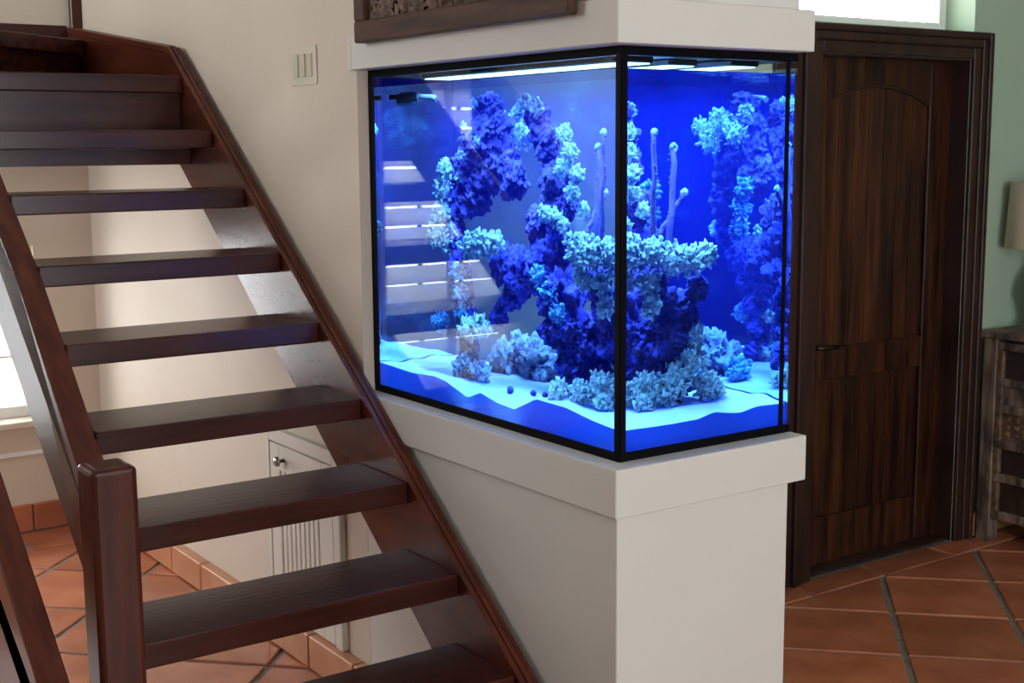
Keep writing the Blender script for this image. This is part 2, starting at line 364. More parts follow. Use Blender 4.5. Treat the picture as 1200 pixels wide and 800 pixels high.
# ---- aquarium pedestal, ledge, soffit
TZ0, TZ1 = -0.2568, 0.660; TW, TL = 0.543, 1.12
structure('wall_pedestal', bx(XW, 0.505, XW, YD, ZF, TZ0-0.111, 0.002), WHITE, 'white pedestal wall carrying the aquarium', 'pedestal')
cap = new(); box(cap, -0.053, 0.547, -0.053, YD, TZ0-0.111, TZ0, 0.002); box(cap, -0.053, XW, YD, 1.14, TZ0-0.111, TZ0)
structure('trim_2', cap, WHITE, 'white projecting ledge band under the aquarium', 'trim')
tr = new(); box(tr, -0.053, 0.541, -0.053, YD, TZ1, TZ1+0.095, 0.002); box(tr, -0.053, XW, YD, 1.14, TZ1, TZ1+0.095)
structure('trim_3', tr, WHITE, 'white projecting band above the aquarium', 'trim')
structure('wall_soffit', bx(XW, 0.505, XW, YD, TZ1+0.095, ZC), WHITE, 'white boxed wall above the aquarium', 'wall')

# ---- door with casing
door = empty('door_1', (1.85, YD, ZF)); tag(door, 'dark brown plank door with an arched upper panel', 'door', kind='structure')
DX0, DX1, DZ0, DZ1, DY = 0.004, 0.866, 0.012, 1.968, 0.080     # local
PX0, PX1 = 0.135, 0.735
def arch(z_spring, z_peak, n=14):
    pts = []
    for k in range(n+1):
        t = k/n; x = PX0 + (PX1-PX0)*t; pts.append((x, z_spring + (z_peak-z_spring)*math.sin(math.pi*t)**0.8 if 0 < t < 1 else z_spring))
    return pts
Z_MID0, Z_MID1, Z_BOT, Z_SPR, Z_PK = 0.745, 0.870, 0.20, 1.80, 1.872
obj('door_stile', bx(DX0, PX0, DY, DY+0.045, DZ0, DZ1, 0.004), DOORW, door); obj('door_stile', bx(PX1, DX1, DY, DY+0.045, DZ0, DZ1, 0.004), DOORW, door)
obj('door_rail', bx(PX0, PX1, DY+0.001, DY+0.044, DZ0, Z_BOT, 0.004), DOORW, door); obj('door_rail', bx(PX0, PX1, DY+0.001, DY+0.044, Z_MID0, Z_MID1, 0.004), DOORW, door)
ap = arch(Z_SPR, Z_PK); bm = new()
prism(bm, [(PX0, DZ1)] + ap + [(PX1, DZ1)], 'y', DY+0.001, DY+0.044)
obj('arched_rail', bm, DOORW, door)
def planks(z0, z1, n):
    for k in range(n):
        x0 = PX0 + (PX1-PX0)*k/n; x1 = PX0 + (PX1-PX0)*(k+1)/n
        obj('plank', bx(x0+0.0012, x1-0.0012, DY+0.016, DY+0.034, z0, z1), DOORW, door)
planks(Z_MID1-0.01, Z_PK+0.01, 7); planks(Z_BOT-0.01, Z_MID0+0.01, 7)
bm = new(); tube(bm, [(p[0], DY+0.010, p[1]-0.004) for p in ap], 0.008, 6); obj('arch_moulding', bm, CASING, door)
obj('door_jamb', box(box(bx(0.866, 0.8695, 0.0, 0.24, 0, 1.975), 0.0005, 0.004, 0.0, 0.24, 0, 1.975), 0.004, 0.866, 0.0, 0.24, 1.968, 1.9745), CASING, door)
obj('leak_panel', bx(0.004, 0.866, DY+0.034, DY+0.043, 0.0125, DZ1), CASING, door)  # hidden panel added behind the planks to block leaking daylight
obj('threshold', bx(0.0005, 0.8695, 0.02, 0.235, 0.0, 0.0115), CASING, door)
hd = obj('door_handle', bx(0.045, 0.09, DY-0.008, DY+0.002, 0.80, 1.00, 0.003), METAL, door)
bm = new(); tube(bm, [(0.067, DY-0.006, 0.885), (0.067, DY-0.045, 0.885), (0.09, DY-0.055, 0.885), (0.175, DY-0.052, 0.882)], 0.009, 8); obj('lever', bm, METAL, hd, True)
bm = new(); lathe(bm, [(0, 0), (0.012, 0), (0.012, 0.006), (0, 0.008)], 16); kb = obj('keyhole', bm, STEEL, door); kb.rotation_euler = (math.pi/2, 0, 0); kb.location = (0.067, DY, 0.66)
cs = empty('trim_4', (1.85, YD, ZF)); tag(cs, 'dark moulded wooden casing around the door', 'door casing', kind='structure')
def casing(bm, pts2, path): pass
for dx, s in ((0.87, 1), (0.0, -1)):
    for q, (a, b, d) in enumerate(((0.0, 0.045, 0.020), (0.045, 0.078, 0.028), (0.078, 0.104, 0.036))):
        xx0, xx1 = (dx+a, dx+b) if s > 0 else (dx-b, dx-a)
        obj('casing_strip', bx(xx0, xx1, -d, 0.0, 0, 1.975+b, 0.004), CASING, cs)
obj('casing_strip', bx(-0.24, -0.104, -0.020, 0.0, 0, 2.079, 0.004), CASING, cs)
for a, b, d in ((0.0, 0.045, 0.020), (0.045, 0.078, 0.028), (0.078, 0.104, 0.036)):
    obj('head_strip', bx(-a, 0.87+a, -d, 0.0, 1.975+a, 1.975+b, 0.004), CASING, cs)

# ================================================================== STAIRCASE
stair = empty('staircase', (XLS, S_Y0, ZF)); tag(stair, 'open riser staircase of dark glossy mahogany climbing beside the aquarium wall', 'staircase')
def P(o):                                        # keep world placement under the stair empty
    o.parent = stair; o.matrix_parent_inverse = Matrix.Translation(-stair.location); return o
for i in range(0, 9):
    y = S_Y0 + i*RUN; z = S_Z0 + i*RISE; x0 = -0.928 if i < 2 else XLS+0.001-0.045*max(0, 1.5-y-0.02)
    P(obj('tread', bx(x0, XS-0.001, y, y+(0.274 if i < 8 else 0.62), z-0.060, z, 0.004, 2), MAH_X))
yb = S_Y0-RUN; P(obj('tread', bx(-0.928, XS-0.001, yb, yb+0.274, S_Z0-RISE-0.060, S_Z0-RISE, 0.004, 2), MAH_X))
# closed riser under the top straight treads
y7 = S_Y0+7*RUN; y8 = S_Y0+8*RUN; z7 = S_Z0+7*RISE; z8 = S_Z0+8*RISE
P(obj('riser', bx(XLS+0.001, XS-0.001, y8+0.03, y8+0.05, z7, z8-0.060), MAH_X))
P(obj('riser', bx(XLS+0.001, XS-0.001, y7+0.20, y7+0.22, z7-0.115, z7-0.060), MAH_X))
# winder landing with a slanted front edge
z9 = S_Z0+9*RISE
bm = new(); prism(bm, [(-1.35, 2.30), (-0.88, 2.69), (XS-0.005, 3.33), (XS-0.005, YE-0.004), (-1.35, YE-0.004)], 'z', z9-0.060, z9, 0.003)
P(obj('winder_tread', bm, MAH_X))
bm = new(); prism(bm, [(XLS, 2.80), (XS, 3.42), (XS, 3.44), (XLS, 2.82)], 'z', z8-0.08, z9-0.060)
P(obj('riser', bm, MAH_X))
bm = new(); prism(bm, [(XLS, y8+0.60), (XS-0.005, y8+0.60), (XS-0.005, 3.44), (XLS, 2.90)], 'z', z8-0.08, z8)
P(obj('winder_tread', bm, MAH_X))
# wall side stringer: slope then shallower skirt round the winder
def strip(y0, y1, top, bot):
    ys_ = [y0, 1.5, y1]
    return [(y, nose(y)+top) for y in ys_] + [(y, nose(y)+bot) for y in ys_[::-1]]
def flare(bm):                                   # the open side swings out a little towards the newel
    for v in bm.verts: v.co.x -= 0.045*max(0, 1.5-v.co.y)
    return bm
YK = 2.40
bm = new(); ys = -0.235
outl = [(ys, ZF+0.001), (ys, nose(ys)+0.006), (YK, nose(YK)+0.006), (3.54, 0.945), (3.54, 0.66), (2.62, 0.60), (2.36, nose(2.36)-0.35)]
yy = S_Y0 + (ZF+0.001+0.35-S_Z0)/RISE*RUN
outl.append((yy, ZF+0.001))
prism(bm, outl, 'x', XS, -0.054); P(obj('stringer', bm, MAH_Y))
bm = new()
for a, b, t in ((XS-0.003, XS+0.013, 0.012), (XS+0.016, XS+0.030, 0.014), (XS+0.033, -0.053, 0.009)):
    prism(bm, [(ys+0.02, nose(ys+0.02)+0.003), (ys+0.02, nose(ys+0.02)+t), (YK, nose(YK)+t), (3.54, 0.94+t), (3.54, 0.945-0.02), (YK, nose(YK)-0.012)], 'x', a, b, 0.002)
P(obj('stringer_moulding', bm, MAH_Y))
# open side stringer with overhanging cap
YL0 = 0.93
bm = new(); prism(bm, strip(YL0, 2.70, -0.118, -0.335), 'x', -0.880, XLS-0.001); flare(bm); P(obj('stringer', bm, MAH_Y))
bm = new(); prism(bm, strip(YL0, 2.70, -0.07, -0.118), 'x', -0.858, XLS-0.001); flare(bm); P(obj('stringer_web', bm, MAH_Y))
bm = new(); prism(bm, strip(YL0, 2.70, -0.022, -0.086), 'x', -0.896, XLS+0.004); flare(bm); P(obj('stringer_cap', bm, MAH_Y))
# newel post with chamfered top
nx0, nx1, ny0, ny1 = -1.032, -0.930, 0.487, 0.590; NZ = -0.222
bm = new(); box(bm, nx0, nx1, ny0, ny1, ZF, NZ, 0.013, 3); P(obj('newel_post', bm, MAH_Z))
bm = new(); nv = []
for inset, z in ((0.013, NZ-0.002), (0.015, NZ+0.0015), (0.018, NZ+0.002)):
    nv.append([bm.verts.new(v) for v in ((nx0+inset, ny0+inset, z), (nx1-inset, ny0+inset, z), (nx1-inset, ny1-inset, z), (nx0+inset, ny1-inset, z))])
for A, B in zip(nv, nv[1:]):
    for i in range(4): bm.faces.new((A[i], A[(i+1) % 4], B[(i+1) % 4], B[i]))
bm.faces.new(nv[-1]); bm.faces.new(nv[0][::-1]); P(obj('newel_cap', bm, MAH_Z))
# corner post and skirt on the end wall
P(obj('corner_post', bx(-0.083, XW-0.001, YE-0.034, YE-0.002, z9, ZC-0.002, 0.004), MAH_Z))
P(obj('skirt_board', bx(-1.35, -0.10, YE-0.026, YE-0.002, z9, z9+0.075, 0.004), MAH_X))
# sloping guard board of the neighbouring flight
guard = empty('guard_board', (-1.155, -0.3, ZF)); tag(guard, 'sloping mahogany board with a flat cap parallel to the stair, beyond the newel post', 'guard rail')
bm = new(); y0g = -0.47
prism(bm, [(y0g, ZF+0.001), (y0g, nose(y0g)+0.06), (2.34, nose(2.34)+0.06), (2.34, nose(2.34)-0.30), (-0.23+0.35/RISE*RUN*0.87, ZF+0.001)], 'x', -1.182, -1.138)
o = obj('board', bm, MAH_Y); o.parent = guard; o.matrix_parent_inverse = Matrix.Translation(-guard.location)
bm = new(); prism(bm, strip(y0g-0.01, 2.345, 0.10, 0.045), 'x', -1.187, -1.124, 0.004)
o = obj('board_cap', bm, MAH_Y); o.parent = guard; o.matrix_parent_inverse = Matrix.Translation(-guard.location)

# ================================================================== AQUARIUM
tank = empty('aquarium', (TW/2, TL/2, TZ0)); tag(tank, 'large rimmed glass reef aquarium glowing blue on the white pedestal', 'aquarium')
def T(o): o.parent = tank; o.matrix_parent_inverse = Matrix.Translation(-tank.location); return o
def ring(z0, z1, w, ox=0.0):
    bm = new(); box(bm, -ox, TW+ox, -ox, w, z0, z1); box(bm, -ox, TW+ox, TL-w, TL, z0, z1); box(bm, -ox, w, w, TL-w, z0, z1); box(bm, TW-w, TW+ox, w, TL-w, z0, z1); return bm
RB, RT = TZ0+0.020, TZ1-0.020
T(obj('bottom_rim', ring(TZ0+0.0005, RB, 0.018), BLACK)); T(obj('top_rim', ring(RT, TZ1-0.0005, 0.018), BLACK))
T(obj('base_panel', bx(0.018, TW-0.018, 0.018, TL-0.018, TZ0+0.001, TZ0+0.012), BLACK))
G = 0.004
T(obj('glass_pane', bx(0.0, G, 0.0, TL, RB, RT), TGLASS)); T(obj('glass_pane', bx(G, TW-G, 0.0, G, RB, RT), TGLASS))
T(obj('glass_pane', bx(TW-G, TW, 0.0, TL, RB, RT), TGLASS))
T(obj('backing_panel', bx(G, TW-G, TL-G, TL-0.0005, RB, RT), FILM))
# black corner seals
bm = new(); box(bm, -0.001, 0.0175, -0.001, 0.0005, RB, RT); box(bm, -0.001, 0.0005, -0.001, 0.018, RB, RT); T(obj('corner_seal', bm, SEAL))
bm = new(); box(bm, 0.503, 0.517, -0.001, 0.0005, RB, RT); T(obj('corner_seal', bm, SEAL))
bm = new(); box(bm, -0.001, 0.0005, TL-0.032, TL, RB, RT); T(obj('corner_seal', bm, SEAL))
# water: refracting sides, rippled surface
WZ = 0.612
m_side, nt, out = mat('water_sides')
g = N(nt, 'ShaderNodeBsdfGlass'); g.inputs['IOR'].default_value = 1.333; g.inputs['Roughness'].default_value = 0; g.inputs[0].default_value = (0.55, 0.80, 1, 1)
nt.links.new(g.outputs[0], out.inputs[0])
m_top, nt, out = mat('water_surface')
fr = N(nt, 'ShaderNodeFresnel'); fr.inputs[0].default_value = 1.333
t_ = N(nt, 'ShaderNodeBsdfTransparent'); gl = N(nt, 'ShaderNodeBsdfGlossy'); gl.inputs['Roughness'].default_value = 0.02
tc = N(nt, 'ShaderNodeTexCoord'); wn = N(nt, 'ShaderNodeTexNoise'); wn.inputs['Scale'].default_value = 14; wn.inputs['Detail'].default_value = 2
bp = N(nt, 'ShaderNodeBump'); bp.inputs['Strength'].default_value = 0.25; bp.inputs['Distance'].default_value = 0.02
nt.links.new(tc.outputs['Object'], wn.inputs[0]); nt.links.new(wn.outputs[0], bp.inputs['Height']); nt.links.new(bp.outputs[0], gl.inputs['Normal'])
mx = N(nt, 'ShaderNodeMixShader'); nt.links.new(fr.outputs[0], mx.inputs[0]); nt.links.new(t_.outputs[0], mx.inputs[1]); nt.links.new(gl.outputs[0], mx.inputs[2]); nt.links.new(mx.outputs[0], out.inputs[0])
wb = bx(G+0.001, TW-G-0.001, G+0.001, TL-G-0.001, TZ0+0.013, WZ)
for f in wb.faces: f.material_index = 1 if f.normal.z > 0.5 or f.calc_center_median().z > WZ-0.001 else 0
for m_ in (m_side, m_top):
    vn = m_.node_tree.nodes.new('ShaderNodeVolumeScatter'); vn.inputs['Color'].default_value = (0.012, 0.045, 1.0, 1); vn.inputs['Density'].default_value = 0.010
    o_ = [n for n in m_.node_tree.nodes if n.type == 'OUTPUT_MATERIAL'][0]; m_.node_tree.links.new(vn.outputs[0], o_.inputs['Volume'])
tag(obj('aquarium_water', wb, [m_side, m_top]), 'clear blue lit water filling the glass aquarium', 'water')
# sand bed
EL = [(1.12,-0.172),(0.921,-0.179),(0.80,-0.172),(0.741,-0.178),(0.636,-0.206),(0.575,-0.184),(0.496,-0.199),(0.421,-0.203),(0.33,-0.163),(0.209,-0.165),(0.112,-0.179),(0.0,-0.188)]
EF = [(0.0,-0.188),(0.086,-0.189),(0.163,-0.190),(0.243,-0.189),(0.297,-0.178),(0.35,-0.187),(0.381,-0.190),(0.438,-0.181),(0.53,-0.184)]
def interp(tab, v):
    tab = sorted(tab)
    for (a, za), (b, zb) in zip(tab, tab[1:]):
        if a <= v <= b: return za + (zb-za)*(v-a)/(b-a)
    return tab[0][1] if v < tab[0][0] else tab[-1][1]
SX0, SX1, SY0, SY1 = 0.011, TW-0.011, 0.011, TL-0.012
def sand_z(x, y):
    wl = max(0, 1-(x-SX0)/0.10); wf = max(0, 1-(y-SY0)/0.10); base = -0.176 + 0.012*noise.noise(Vector((x*9, y*9, 3.0)))
    z = base
    z = z*(1-wf) + interp(EF, x)*wf
    z = z*(1-wl) + interp(EL, y)*wl
    return z
bm = new(); nx, ny = 36, 80; gv = [[bm.verts.new((SX0+(SX1-SX0)*i/nx, SY0+(SY1-SY0)*j/ny, sand_z(SX0+(SX1-SX0)*i/nx, SY0+(SY1-SY0)*j/ny))) for j in range(ny+1)] for i in range(nx+1)]
for i in range(nx):
    for j in range(ny): bm.faces.new((gv[i][j], gv[i+1][j], gv[i+1][j+1], gv[i][j+1]))
per = [gv[i][0] for i in range(nx+1)] + [gv[nx][j] for j in range(1, ny+1)] + [gv[i][ny] for i in range(nx-1, -1, -1)] + [gv[0][j] for j in range(ny-1, 0, -1)]
lo = [bm.verts.new((0.0065 if v.co.x < SX0+1e-4 else TW-0.0065 if v.co.x > SX1-1e-4 else v.co.x, 0.0065 if v.co.y < SY0+1e-4 else v.co.y, TZ0+0.016)) for v in per]
for k in range(len(per)): bm.faces.new((per[k], lo[k], lo[(k+1) % len(per)], per[(k+1) % len(per)]))
bm.faces.new(lo)
tag(obj('sand_bed', bm, SAND), 'white rippled sand bed along the aquarium bottom', 'sand', kind='stuff')
# LED bars above the water, each carries its own light
LEDC = (0.19, 0.50, 1.0)
LED_EMIT = emit_mat('led_face', (0.25, 0.62, 1.0), 5.0)
def led(x, y0, y1, watts, label):
    o = empty('light_bar', (x, (y0+y1)/2, WZ+0.012)); tag(o, label, 'light bar', 'light bars over the water')
    b = obj('bar_body', bx(-0.045, 0.045, -(y1-y0)/2, (y1-y0)/2, 0.006, 0.020, 0.003), BLACK, o)
    obj('led_strip', bx(-0.040, 0.040, -(y1-y0)/2+0.01, (y1-y0)/2-0.01, 0.003, 0.0055), LED_EMIT, o)
    d = bpy.data.lights.new('led_light', 'AREA'); d.shape = 'RECTANGLE'; d.size = 0.08; d.size_y = y1-y0-0.04; d.energy = watts; d.color = LEDC; d.spread = math.radians(150)
    l = bpy.data.objects.new('led_light', d); COL.objects.link(l); l.parent = o; l.location = (0, 0, 0.001)
LW = 400.0
led(0.10, 0.06, 0.92, LW, 'slim black light bar over the water behind the long glass')
led(0.27, 0.10, 1.02, LW, 'slim black light bar over the middle of the reef')
led(0.43, 0.06, 1.02, LW, 'slim black light bar over the water by the door side glass')

# ---- reef
def rock(label, blobs, seed, m=None, amp=0.42, sub=5):
    bm = new(); rnd = random.Random(seed)
    for (x, y, z, r) in blobs:
        off = Vector((rnd.random()*50, rnd.random()*50, rnd.random()*50)); sq = Vector((rnd.uniform(.8, 1.15), rnd.uniform(.8, 1.15), rnd.uniform(.85, 1.25)))
        geo = bmesh.ops.create_icosphere(bm, subdivisions=sub, radius=1.0)
        for v in geo['verts']:
            n = v.co.normalized()
            q = n*r*20 + off
            d = 0.80 + amp*noise.fractal(q, 0.65, 2.1, 6, noise_basis='PERLIN_ORIGINAL') + 0.30*(0.5-noise.turbulence(q*2.2, 2, True, noise_basis='PERLIN_ORIGINAL'))
            d = max(d, 0.35)
            c = Vector((n.x*sq.x, n.y*sq.y, n.z*sq.z))*r*d + Vector((x, y, z))
            c.x = min(max(c.x, 0.02), TW-0.02); c.y = min(max(c.y, 0.02), TL-0.02); c.z = min(max(c.z, TZ0+0.03), WZ-0.012)
            v.co = c
    return tag(obj('live_rock', bm, m or ROCK, None, True), label, 'rock', 'live rocks of the reef')
def ico_template(sub):
    bm = new(); bmesh.ops.create_icosphere(bm, subdivisions=sub, radius=1.0)
    bm.verts.index_update(); t = ([v.co.copy() for v in bm.verts], [tuple(v.index for v in f.verts) for f in bm.faces]); bm.free(); return t
ICO1, ICO2 = ico_template(1), ico_template(2)
def coral(label, blobs, seed, m=None, knob=0.012, per=60, name='coral'):
    rnd = random.Random(seed); V_, F_ = [], []
    def put(tpl, mtx):
        o = len(V_); V_.extend(mtx @ c for c in tpl[0]); F_.extend(tuple(i+o for i in f) for f in tpl[1])
    for (x, y, z, r) in blobs:
        c0 = Vector((x, y, z)); put(ICO2, Matrix.Translation(c0) @ Matrix.Scale(r*0.62, 4))
        for k in range(int(per*1.7)):
            d = Vector((rnd.gauss(0, 1), rnd.gauss(0, 1), rnd.gauss(0.25, 1))).normalized()
            kr = knob*rnd.uniform(0.32, 0.80)
            tilt = (d + Vector((rnd.gauss(0, .45), rnd.gauss(0, .45), rnd.gauss(0.1, .45)))).normalized()
            put(ICO1, Matrix.Translation(c0 + d*r*rnd.uniform(0.55, 1.08)) @ tilt.to_track_quat('Z', 'Y').to_matrix().to_4x4() @ Matrix.Diagonal((kr*rnd.uniform(.4, 1.0), kr*rnd.uniform(.4, 1.0), kr*rnd.uniform(0.8, 2.0), 1)))
    W_ = []
    for c in V_:
        c = c + noise.noise_vector(c*110)*0.004 + noise.noise_vector(c*330)*0.0022
        W_.append((min(max(c.x, 0.012), TW-0.012), min(max(c.y, 0.012), TL-0.012), min(max(c.z, TZ0+0.03), WZ-0.01)))
    me = bpy.data.meshes.new(name); me.from_pydata(W_, [], F_)
    for f in me.polygons: f.use_smooth = True
    me.materials.append(m or CORAL); o = bpy.data.objects.new(name, me); COL.objects.link(o)
    return tag(o, label, 'coral')
rock('slender rock column standing on the sand at the wall end of the tank', [(.165,.745,-.16,.06),(.17,.76,-.08,.042),(.18,.775,-.01,.040),(.19,.79,.06,.042),(.2,.82,.13,.055),(.22,.86,.20,.06),(.24,.85,.30,.06)], 1)
rock('purple rock toned dark as unlit, overhanging high above the slender column', [(.25,.79,.38,.075),(.26,.75,.46,.085),(.26,.72,.55,.045),(.27,.69,.41,.085),(.27,.62,.36,.06),(.26,.79,.30,.055),(.26,.70,.49,.06)], 2, ROCK_UNLIT)
rock('dark upright rock reaching the water surface in mid tank', [(.26,.51,.52,.045),(.26,.47,.46,.055),(.26,.44,.37,.055),(.27,.45,.28,.055),(.27,.52,.25,.045),(.27,.40,.30,.04)], 3, ROCK_UNLIT)
rock('knobbly violet rock bridging the middle of the reef', [(.27,.43,.2,.07),(.26,.50,.14,.075),(.25,.58,.12,.06),(.24,.65,.14,.05),(.24,.61,.05,.045),(.235,.66,.0,.035)], 4)
rock('broad violet rock pile forming the foot of the reef', [(.27,.41,.07,.075),(.27,.37,-.02,.08),(.28,.33,-.10,.09),(.30,.28,-.14,.085),(.24,.43,-.02,.05)], 5)
rock('leaning rock under the pale coral shelf by the front corner', [(.24,.26,.12,.05),(.27,.25,.05,.05),(.30,.24,-.02,.055),(.33,.24,.05,.045),(.36,.23,.10,.04)], 6)
rock('low grey boulder on the sand near the door side glass', [(.40,.62,-.14,.08),(.42,.70,-.12,.07),(.37,.74,-.15,.06)], 7, ROCKB)
rock('small grey stone on the sand at the foot of the column', [(.15,.70,-.155,.045),(.13,.76,-.165,.04)], 8, ROCKB)
coral('white knobbly coral crowning the slender rock column', [(.2,.885,.38,.030),(.2,.89,.33,.042),(.2,.895,.27,.050),(.19,.91,.21,.050),(.19,.86,.19,.045),(.2,.94,.20,.035)], 11)
coral('pale coral clump on the arch beside the slender column', [(.165,.70,.19,.040),(.165,.655,.19,.038),(.17,.62,.20,.026),(.17,.745,.18,.036)], 12)
coral('blue coral sleeve around the slender column shaft', [(.15,.79,.10,.030),(.15,.785,.05,.030),(.15,.775,0,.026)], 13, CORALB, 0.012)
coral('rounded pale coral halfway down the slender column', [(.14,.71,-.035,.036),(.14,.67,-.03,.032),(.14,.745,-.04,.030)], 14, None, 0.015, 40)
coral('small blue coral tuft facing the tank end', [(.15,.87,-.04,.030),(.15,.90,-.045,.022)], 15, CORALB, 0.010)
coral('blue coral rubble at the foot of the slender column', [(.13,.72,-.13,.032),(.12,.76,-.15,.026),(.14,.67,-.15,.030)], 16, CORALB, 0.012)
coral('white coral tufts on top of the upright rock', [(.22,.53,.55,.026),(.23,.49,.54,.022),(.22,.56,.53,.018)], 17, None, 0.010)
coral('tall ragged white coral behind the front corner', [(.22,.37,.475,.022),(.205,.335,.43,.026),(.21,.375,.39,.022),(.205,.31,.375,.022),(.22,.34,.33,.022),(.24,.31,.29,.018)], 18, None, 0.010, 46)
coral('white coral fringe below the upright rock', [(.21,.44,.28,.022),(.21,.40,.27,.022),(.215,.37,.25,.018)], 19, None, 0.009)
coral('broad pale coral shelf wrapping the front corner', [(.155,.28,.20,.040),(.165,.22,.19,.045),(.22,.205,.185,.042),(.28,.20,.175,.042),(.33,.195,.17,.036),(.375,.195,.18,.030),(.20,.205,.12,.032),(.205,.20,.07,.028),(.15,.25,.13,.026)], 20, None, 0.012, 60)
coral('cyan coral rubble heaped at the foot of the reef', [(.20,.22,-.13,.040),(.27,.19,-.12,.045),(.33,.19,-.08,.040),(.34,.20,-.02,.034),(.24,.19,-.16,.034),(.17,.27,-.15,.034),(.38,.20,-.14,.036),(.15,.34,-.155,.030),(.18,.19,-.165,.026),(.42,.22,-.16,.028)], 21, None, 0.012, 60)
coral('leafy white coral spreading from the overhanging rock', [(.34,.74,.51,.036),(.36,.68,.50,.040),(.35,.62,.47,.036),(.38,.72,.45,.034),(.36,.80,.49,.032),(.34,.58,.53,.022)], 22, None, 0.009, 50)
coral('pale coral column behind the upright rock', [(.38,.52,.33,.026),(.38,.53,.28,.030),(.38,.54,.22,.028)], 23, CORALB, 0.011)
pc = empty('polyp_colony', (.20, .79, .42)); tag(pc, 'little white polyps along the overhanging rock', 'coral')
for k, b_ in enumerate(((.19,.80,.42,.015),(.19,.78,.50,.014),(.195,.82,.36,.013),(.19,.72,.46,.011),(.2,.74,.56,.012))):
    o = coral('', [b_], 240+k, None, 0.007, 16, 'polyp'); del o['category']; o.parent = pc; o.matrix_parent_inverse = Matrix.Translation(-pc.location)
coral('blue coral patch on the middle rock face', [(.20,.42,.08,.030),(.20,.38,.03,.028),(.2,.46,.12,.026)], 25, CORALB, 0.010)
coral('cyan coral head on the sand by the door side glass', [(.43,.45,-.15,.036),(.46,.40,-.155,.030)], 26, CORALB, 0.014)
def stalk(label, base, top, r, seed):
    o = empty('sea_whip', base); tag(o, label, 'coral', 'sea whips rising from the reef'); rnd = random.Random(seed)
    b, t = Vector(base), Vector(top); n = 9; pts = [b.lerp(t, k/(n-1)) - b + Vector((rnd.uniform(-1, 1), rnd.uniform(-1, 1), 0))*0.004 for k in range(n)]
    r *= 0.62; bm = new(); tube(bm, pts, [r*(1.1-0.25*k/n) for k in range(n)], 10)
    for k in range(40):
        p_ = pts[0].lerp(pts[-1], rnd.random()); a_ = rnd.random()*6.28
        bmesh.ops.create_icosphere(bm, subdivisions=1, radius=rnd.uniform(.0018, .0035), matrix=Matrix.Translation(p_ + Vector((math.cos(a_), math.sin(a_), 0))*r))
    obj('stalk', bm, STALK, o, True)
    bm = new(); 
    for k in range(16):
        d = Vector((rnd.gauss(0, 1), rnd.gauss(0, 1), rnd.gauss(0.6, .8))).normalized()
        bmesh.ops.create_icosphere(bm, subdivisions=1, radius=0.006, matrix=Matrix.Translation(t-b+d*r*0.9))
    obj('pale_tip', bm, CORAL, o, True)
stalk('violet sea whip with a white tip by the front corner', (.23, .235, .20), (.222, .222, .475), .012, 31)
stalk('violet sea whip with a white tip behind the corner coral', (.33, .33, .12), (.345, .33, .44), .014, 32)
stalk('leaning violet sea whip with a white tip', (.31, .36, .22), (.38, .33, .33), .012, 33)
for k, (x, y, r) in enumerate(((.09, .50, .012), (.13, .43, .011), (.155, .40, .010))):
    bm = new(); bmesh.ops.create_icosphere(bm, subdivisions=3, radius=1)
    for v in bm.verts: v.co = Vector((v.co.x*r, v.co.y*r*0.9, v.co.z*r*0.8))*(1+0.2*noise.noise(v.co*2+Vector((k, 0, 0)))) + Vector((x, y, sand_z(x, y)+r*0.6))
    tag(obj('pebble', bm, ROCK, None, True), 'small dark pebble lying apart on the white sand' if k == 0 else 'small dark pebble close to another one on the white sand', 'pebble', 'dark pebbles on the sand')
# circulation pump near the wall end, at the surface
pump = empty('circulation_pump', (0.10, 1.0, 0.578)); pump.scale = (0.7, 0.7, 0.7); tag(pump, 'black circulation pump at the water surface by the wall end', 'pump')
bm = new(); tube(bm, [(0, 0.06, 0), (0, 0.03, 0), (0, -0.05, 0.0), (0, -0.10, 0.004)], [0.022, 0.028, 0.028, 0.020], 20); obj('pump_body', bm, PLAST, pump)
bm = new(); tube(bm, [(0, -0.098, 0.004), (0, -0.115, 0.005), (0, -0.20, 0.0), (0, -0.225, -0.008)], [0.010, 0.011, 0.011, 0.013], 12); obj('outlet_pipe', bm, PLAST, pump)
obj('bracket', bx(-0.010, 0.010, 0.056, 0.128, 0.0, 0.02, 0.002), PLAST, pump)

# ================================================================== SMALL THINGS
# carved panel picture above the tank
pic = empty('carved_panel', (-0.055, 0.56, 0.727)); tag(pic, 'carved dark wooden relief panel with a broad frame above the aquarium', 'wall art')
hw, hh, fw = 0.482, 0.62, 0.058
obj('backing_board', bx(-0.012, 0.0, -hw+0.01, hw-0.01, 0.01, hh-0.01), CARVE, pic)
for nm, a in (('frame_rail', (-hw, hw, 0, fw)), ('frame_rail', (-hw, hw, hh-fw, hh)), ('frame_stile', (-hw, -hw+fw, fw, hh-fw)), ('frame_stile', (hw-fw, hw, fw, hh-fw))):
    obj(nm, bx(-0.030, -0.002, a[0], a[1], a[2], a[3], 0.004), CARVEF, pic)
bm = new(); nu, nv_ = 150, 90; rows = []
for i in range(nu+1):
    col_ = []
    for j in range(nv_+1):
        y = -hw+fw + (2*hw-2*fw)*i/nu; z = fw + (hh-2*fw)*j/nv_
        d = noise.voronoi(Vector((y*26, z*20, 1.0)))[0]
        hgt = 0.022*max(0, 1-(d[0]*1.7)**1.3) + 0.004*noise.noise(Vector((y*70, z*70, 5)))
        col_.append(bm.verts.new((-0.012-max(0, hgt)*0.8, y, z)))
    rows.append(col_)
for i in range(nu):
    for j in range(nv_): bm.faces.new((rows[i][j], rows[i+1][j], rows[i+1][j+1], rows[i][j+1]))
obj('relief', bm, CARVE, pic)
